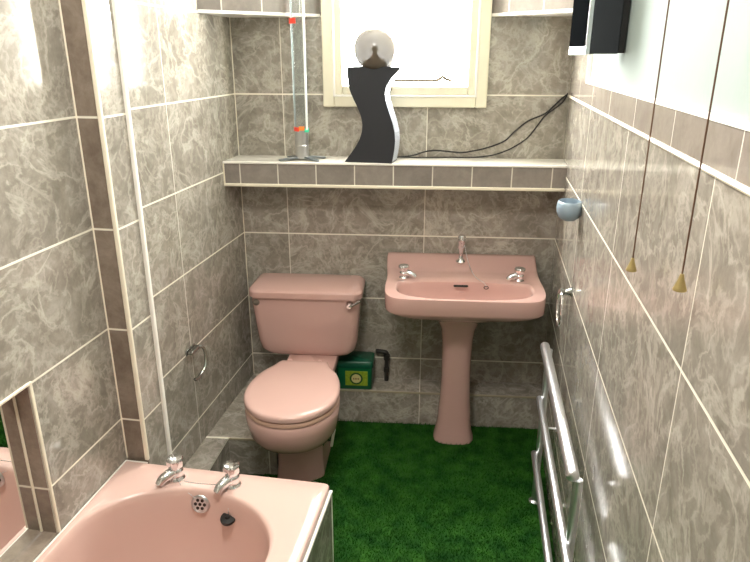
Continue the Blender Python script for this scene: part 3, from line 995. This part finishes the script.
for i in range(9):
    a = math.radians(165 + 100 * i / 8); c, s = math.cos(a), math.sin(a)
    R.append([Vector((c * .028, s * .028, .517)), Vector((c * .034, s * .034, .517)), Vector((c * .034, s * .034, .537)), Vector((c * .028, s * .028, .537))])
b_.rings(R); b_.build('red_marker', M['red'], tu, angle=60)

# ------------------------------------------------------------------ black cable from lamp along the shelf and up the corner
cy_ = D - .006
cb2 = MB()
cb2.tube(smooth_path([(-.118, 2.665, 1.221), (-.05, 2.700, 1.224), (.0, cy_, 1.237), (.045, cy_ - .002, 1.244), (.10, cy_, 1.240), (.155, cy_, 1.236), (.20, cy_, 1.243), (.255, cy_, 1.256), (.327, cy_, 1.284), (.369, cy_, 1.325), (.418, cy_, 1.366), (.480, cy_, 1.394), (.515, cy_, 1.425), (.545, cy_, 1.456), (.561, D - .014, 1.470), (.5630, 2.70, 1.476)], 8), .0030, 7)
cb2.tube(smooth_path([(-.122, 2.672, 1.221), (.017, 2.690, 1.218), (.10, 2.705, 1.218), (.19, 2.706, 1.218), (.28, cy_, 1.226), (.345, cy_, 1.249), (.39, cy_, 1.275), (.424, cy_, 1.302), (.458, cy_, 1.349), (.484, cy_ - .003, 1.388), (.520, cy_, 1.416), (.548, cy_, 1.440), (.560, D - .014, 1.462), (.562, 2.695, 1.474)], 8), .0026, 7)
prop(cb2.build('cable', M['rubber']), 'twin black cable running from the lamp along the shelf and up the right corner', 'cable')

# ------------------------------------------------------------------ green tub and black pipe on the ledge
gt = thing('storage_tub', (-.292, 2.652, LH + .001), 0, 'green plastic tub with a lime label, standing on the ledge behind the toilet', 'tub')
q = MB(); q.rings([rrect(-.078, -.050, .078, .05, .012, 0), rrect(-.081, -.053, .081, .053, .012, .004), rrect(-.083, -.054, .083, .054, .012, .112)])
q.build('tub_body', M['green_tub'], gt, angle=50)
q = MB(); q.rings([rrect(-.086, -.057, .086, .057, .013, .110), rrect(-.087, -.058, .087, .058, .013, .114), rrect(-.086, -.057, .086, .057, .013, .138), rrect(-.078, -.05, .078, .05, .012, .144)])
q.build('tub_lid', M['green_lid'], gt, angle=50)
lb = MB(); lb.box((-.040, -.0565, .022), (.062, -.0535, .094)); lbo = lb.build('label', M['lbl_green'], gt, smooth=False)
for nm, r, mt, yy in (('badge_ring', .030, 'lbl_dark', -.0575), ('badge', .022, 'lbl_cream', -.0582)):
    q = MB(); q.lathe([(r, 0), (r, .001)], (.010, yy + .0008, .058), (0, -1, 0), 28); q.build(nm, M[mt], lbo, smooth=False)
q = MB()
for k in range(4): q.box((-.004 + k * .0075, -.0600, .054), (.0005 + k * .0075, -.0588, .062))
q.build('badge_print', M['lbl_brown'], lbo, smooth=False)

pp = MB()
pp.tube(smooth_path([(-.199, 2.708, .314), (-.185, 2.704, .316), (-.165, 2.700, .316), (-.152, 2.700, .312), (-.148, 2.700, .298), (-.149, 2.700, .27), (-.150, 2.700, .22), (-.150, 2.700, LH)], 5), .0105, 12)
pp.lathe([(.0145, -.012), (.0145, .014)], (-.149, 2.700, .288), (0, 0, 1), 14)
pp.lathe([(.0135, -.010), (.0135, .010)], (-.150, 2.700, .225), (0, 0, 1), 14)
prop(pp.build('water_pipe', simple('dark_pipe', (.035, .034, .03), .4, .3)), 'dark elbowed water pipe rising from the ledge right of the green tub', 'pipe')

# ------------------------------------------------------------------ things on the right wall
# speaker
sp_ = thing('wall_speaker', (.3866, 1.70, 1.6195), math.radians(4.1), 'black wall speaker with silver front edge, high on the right wall', 'speaker')
SD, SWd, SH = .082, .14, .27
q = MB(); q.box((.010, 0, .002), (SD, SWd, SH)); q.build('cabinet', M['black'], sp_, bevel=.003)
q = frame_ring(0, 1, 0, 1, .1, 0, 1); q = MB()
q.box((0, -.001, 0), (.011, .004, SH)); q.box((0, SWd - .004, 0), (.011, SWd + .001, SH)); q.box((0, .004, 0), (.011, SWd - .004, .020)); q.box((0, .004, SH - .018), (.011, SWd - .004, SH))
q.build('front_frame', M['satin'], sp_, bevel=.001, label='silver frame round the speaker front')
q = MB(); q.box((-.003, .005, .019), (.006, SWd - .005, SH - .019)); q.build('grille', M['grille'], sp_, bevel=.003)
q = MB(); q.box((SD - .001, .003, .004), (SD + .015, .07, SH - .01)); q.build('dark_gap_block', M['rubber'], sp_)  # mount run full height, shaped to keep the cabinet's shadow on the wall unbroken

# cup
cu = thing('wall_cup', P(ROOM_W - .036, -.515, 1.111), RZ, 'small blue-grey ceramic cup holder on the right wall below the shelf', 'cup')
cs_ = MB(); n = 32
def half(r, z, n=32):
    R_ = []
    for j in range(n):
        a = 2 * PI * j / n
        x, y = r * math.cos(a) * .92, r * math.sin(a) * 1.15
        R_.append(Vector((min(x, .036), y, z)))
    return R_
cs_.rings([half(.014, 0), half(.026, .003), half(.037, .013), half(.0435, .030), half(.0445, .042), half(.042, .056), half(.0395, .063), half(.0375, .064), half(.037, .061), half(.0395, .045), half(.037, .026), half(.024, .012), half(.008, .009)])
cs_.build('cup_body', M['cup'], cu, angle=60)
ml = MB(); ml.box((.030, -.022, .02), (.036, .022, .055)); ml.build('wall_plate', M['cup'], cu, bevel=.002)

# towel ring
tr_ = thing('towel_ring', P(ROOM_W, -.53, .868), RZ, 'chrome towel ring on the right wall beside the basin', 'towel ring')
q = MB(); q.lathe([(.017, 0), (.017, .004), (.012, .009), (.009, .024), (.012, .026), (.012, .040), (.008, .041)], (0, 0, 0), (-1, 0, 0), 20)
q.build('mount', M['roll'], tr_, angle=40)
q = MB(); q.tube([(-.036, .062 * math.sin(a), -.058 - .062 * math.cos(a + PI)) for a in [2 * PI * i / 40 for i in range(40)]], .0042, 10, closed=True)
q.v = [(x, y, z - .062 + .060) for x, y, z in q.v]
q.build('ring', M['chrome'], tr_)

# paper roll holder on the left wall
rh = thing('roll_holder', P(0, -.615, .582), RZ, 'empty chrome toilet roll holder on the left wall beside the toilet', 'roll holder')
q = MB(); q.box((0, -.037, -.011), (.006, .037, .011)); q.box((.006, -.034, -.007), (.026, .034, .007)); q.build('mount', M['roll'], rh, bevel=.003)
q = MB(); q.tube(smooth_path([(.022, .028, 0), (.030, .040, -.004), (.036, .046, -.022), (.040, .040, -.055), (.042, .020, -.080), (.042, -.02, -.092), (.042, -.055, -.092), (.040, -.062, -.086)], 6), .0062, 10)
q.build('roll_arm', M['roll'], rh)

# towel rail on the right wall: two uprights, bars on the room side
FX, FYv, NXu, NV_ = 1.289, -.512, 1.301, -1.262
tl = thing('towel_rail', P(1.295, -.88, 0), RZ, 'chrome ladder towel rail standing along the right wall', 'towel rail')
lc = lambda u, v, z: Vector((u - 1.295, v + .88, z))
bars = (.655, .446, .215)
for z in bars:
    r_ = .0165 if z == bars[0] else .0125
    q = MB()
    a = lc(FX, FYv, z); b_ = lc(NXu, NV_, z)
    if z != bars[0]: b_ = b_ + (b_ - a) * .24
    d_ = (b_ - a).normalized()
    q.tube([a - d_ * .004, a, a + d_ * .004, a.lerp(b_, .5), b_ - d_ * .004, b_, b_ + d_ * .004], [r_ * .72, r_ * .95, r_, r_, r_, r_ * .95, r_ * .72], 16)
    q.build('bar', M['rail'], tl, angle=60)
for (u, v) in ((FX + .016, FYv - .006), (NXu + .014, NV_ + .004)):
    q = MB(); q.tube([lc(u, v, .004), lc(u, v, .645)], .0115, 14)
    q.lathe([(.021, 0), (.021, .005), (.013, .010)], lc(u, v, .003), (0, 0, 1), 18)
    uo = q.build('upright', M['rail'], tl)
    for z in (.33,):
        k = MB(); k.tube([lc(u, v, z), lc(ROOM_W - .0005, v, z)], .0045, 10); k.lathe([(.011, 0), (.011, .004)], lc(ROOM_W - .0005, v, z), (-1, 0, 0), 16)
        k.build('wall_bracket', M['rail'], uo)
q = MB(); q.tube(smooth_path([lc(1.275, -.735, .005), lc(1.275, -.735, .06), lc(1.275, -.735, .12)], 4), .0095, 12)
q.lathe([(.014, 0), (.014, .03), (.010, .036)], lc(1.275, -.735, .115), (0, 0, 1), 14)


# pull cords from the ceiling
def pull_cord(u, v, zc, label):
    c = P(u, v, CEIL)
    t_ = thing('pull_cord', c, RZ, label, 'pull cord', 'light pull cords by the right wall')
    d = zc - CEIL
    q = MB(); q.tube([(0, 0, -.02), (0, 0, d + .018)], .0013, 8); q.build('cord', M['cord'], t_)
    q = MB(); q.lathe([(.0022, .024), (.0030, .022), (.0040, .017), (.0085, .004), (.0098, .001), (.0095, -.001), (.004, -.0025)], (0, 0, d - .002), (0, 0, 1), 20)
    q.build('pull', M['brass'], t_, angle=50, label='brass cone pull')
    q = MB(); q.lathe([(.036, 0), (.036, -.012), (.022, -.022), (.006, -.024)], (0, 0, 0), (0, 0, 1), 24); q.build('ceiling_switch', M['white_plastic'], t_, angle=50)


def uv_of(x, y):
    d = Vector((x, y, 0)) - LO; return d.dot(EU), d.dot(EV)


pull_cord(*uv_of(.393, 1.173), 1.240, 'brown pull cord with brass cone by the right wall, nearer the window')
pull_cord(*uv_of(.370, .892), 1.303, 'brown pull cord with brass cone by the right wall, farther from the window')

# ------------------------------------------------------------------ light
w = bpy.data.worlds.new('world'); sc.world = w; w.use_nodes = True
w.node_tree.nodes['Background'].inputs[0].default_value = (.9, .95, 1, 1)
w.node_tree.nodes['Background'].inputs[1].default_value = 1.0


def area(name, loc, target, size, power, col, sy=None):
    l = bpy.data.lights.new(name, 'AREA'); l.energy = power; l.color = col; l.size = size
    if sy: l.shape = 'RECTANGLE'; l.size_y = sy
    o = bpy.data.objects.new(name, l); COL.objects.link(o); o.location = loc
    o.rotation_euler = (Vector(target) - Vector(loc)).to_track_quat('-Z', 'Y').to_euler()
    return o


area('ceiling_lamp', P(.66, -1.8, CEIL - .03), P(.66, -1.8, 0), .32, 10.5, (1.0, .94, .86))

# ------------------------------------------------------------------ camera
cam = bpy.data.cameras.new('camera'); co = bpy.data.objects.new('camera', cam); COL.objects.link(co)
cam.sensor_width = 36; cam.lens = 640.34 / 750 * 36; cam.clip_start = .01
p_, y_, r_ = .3382, .0756, .0012
fwd = Vector((-math.sin(y_) * math.cos(p_), math.cos(y_) * math.cos(p_), -math.sin(p_)))
r0 = Vector((math.cos(y_), math.sin(y_), 0)); up0 = r0.cross(fwd)
rr = r0 * math.cos(r_) + up0 * math.sin(r_); uu = -r0 * math.sin(r_) + up0 * math.cos(r_)
co.matrix_world = Matrix(((rr.x, uu.x, -fwd.x, 0), (rr.y, uu.y, -fwd.y, 0), (rr.z, uu.z, -fwd.z, 1.6166), (0, 0, 0, 1)))
sc.camera = co
sc.view_settings.view_transform = 'Standard'
sc.view_settings.look = 'None'
sc.view_settings.exposure = 1.32
sc.view_settings.gamma = 1.0
sc.view_settings.use_curve_mapping = False
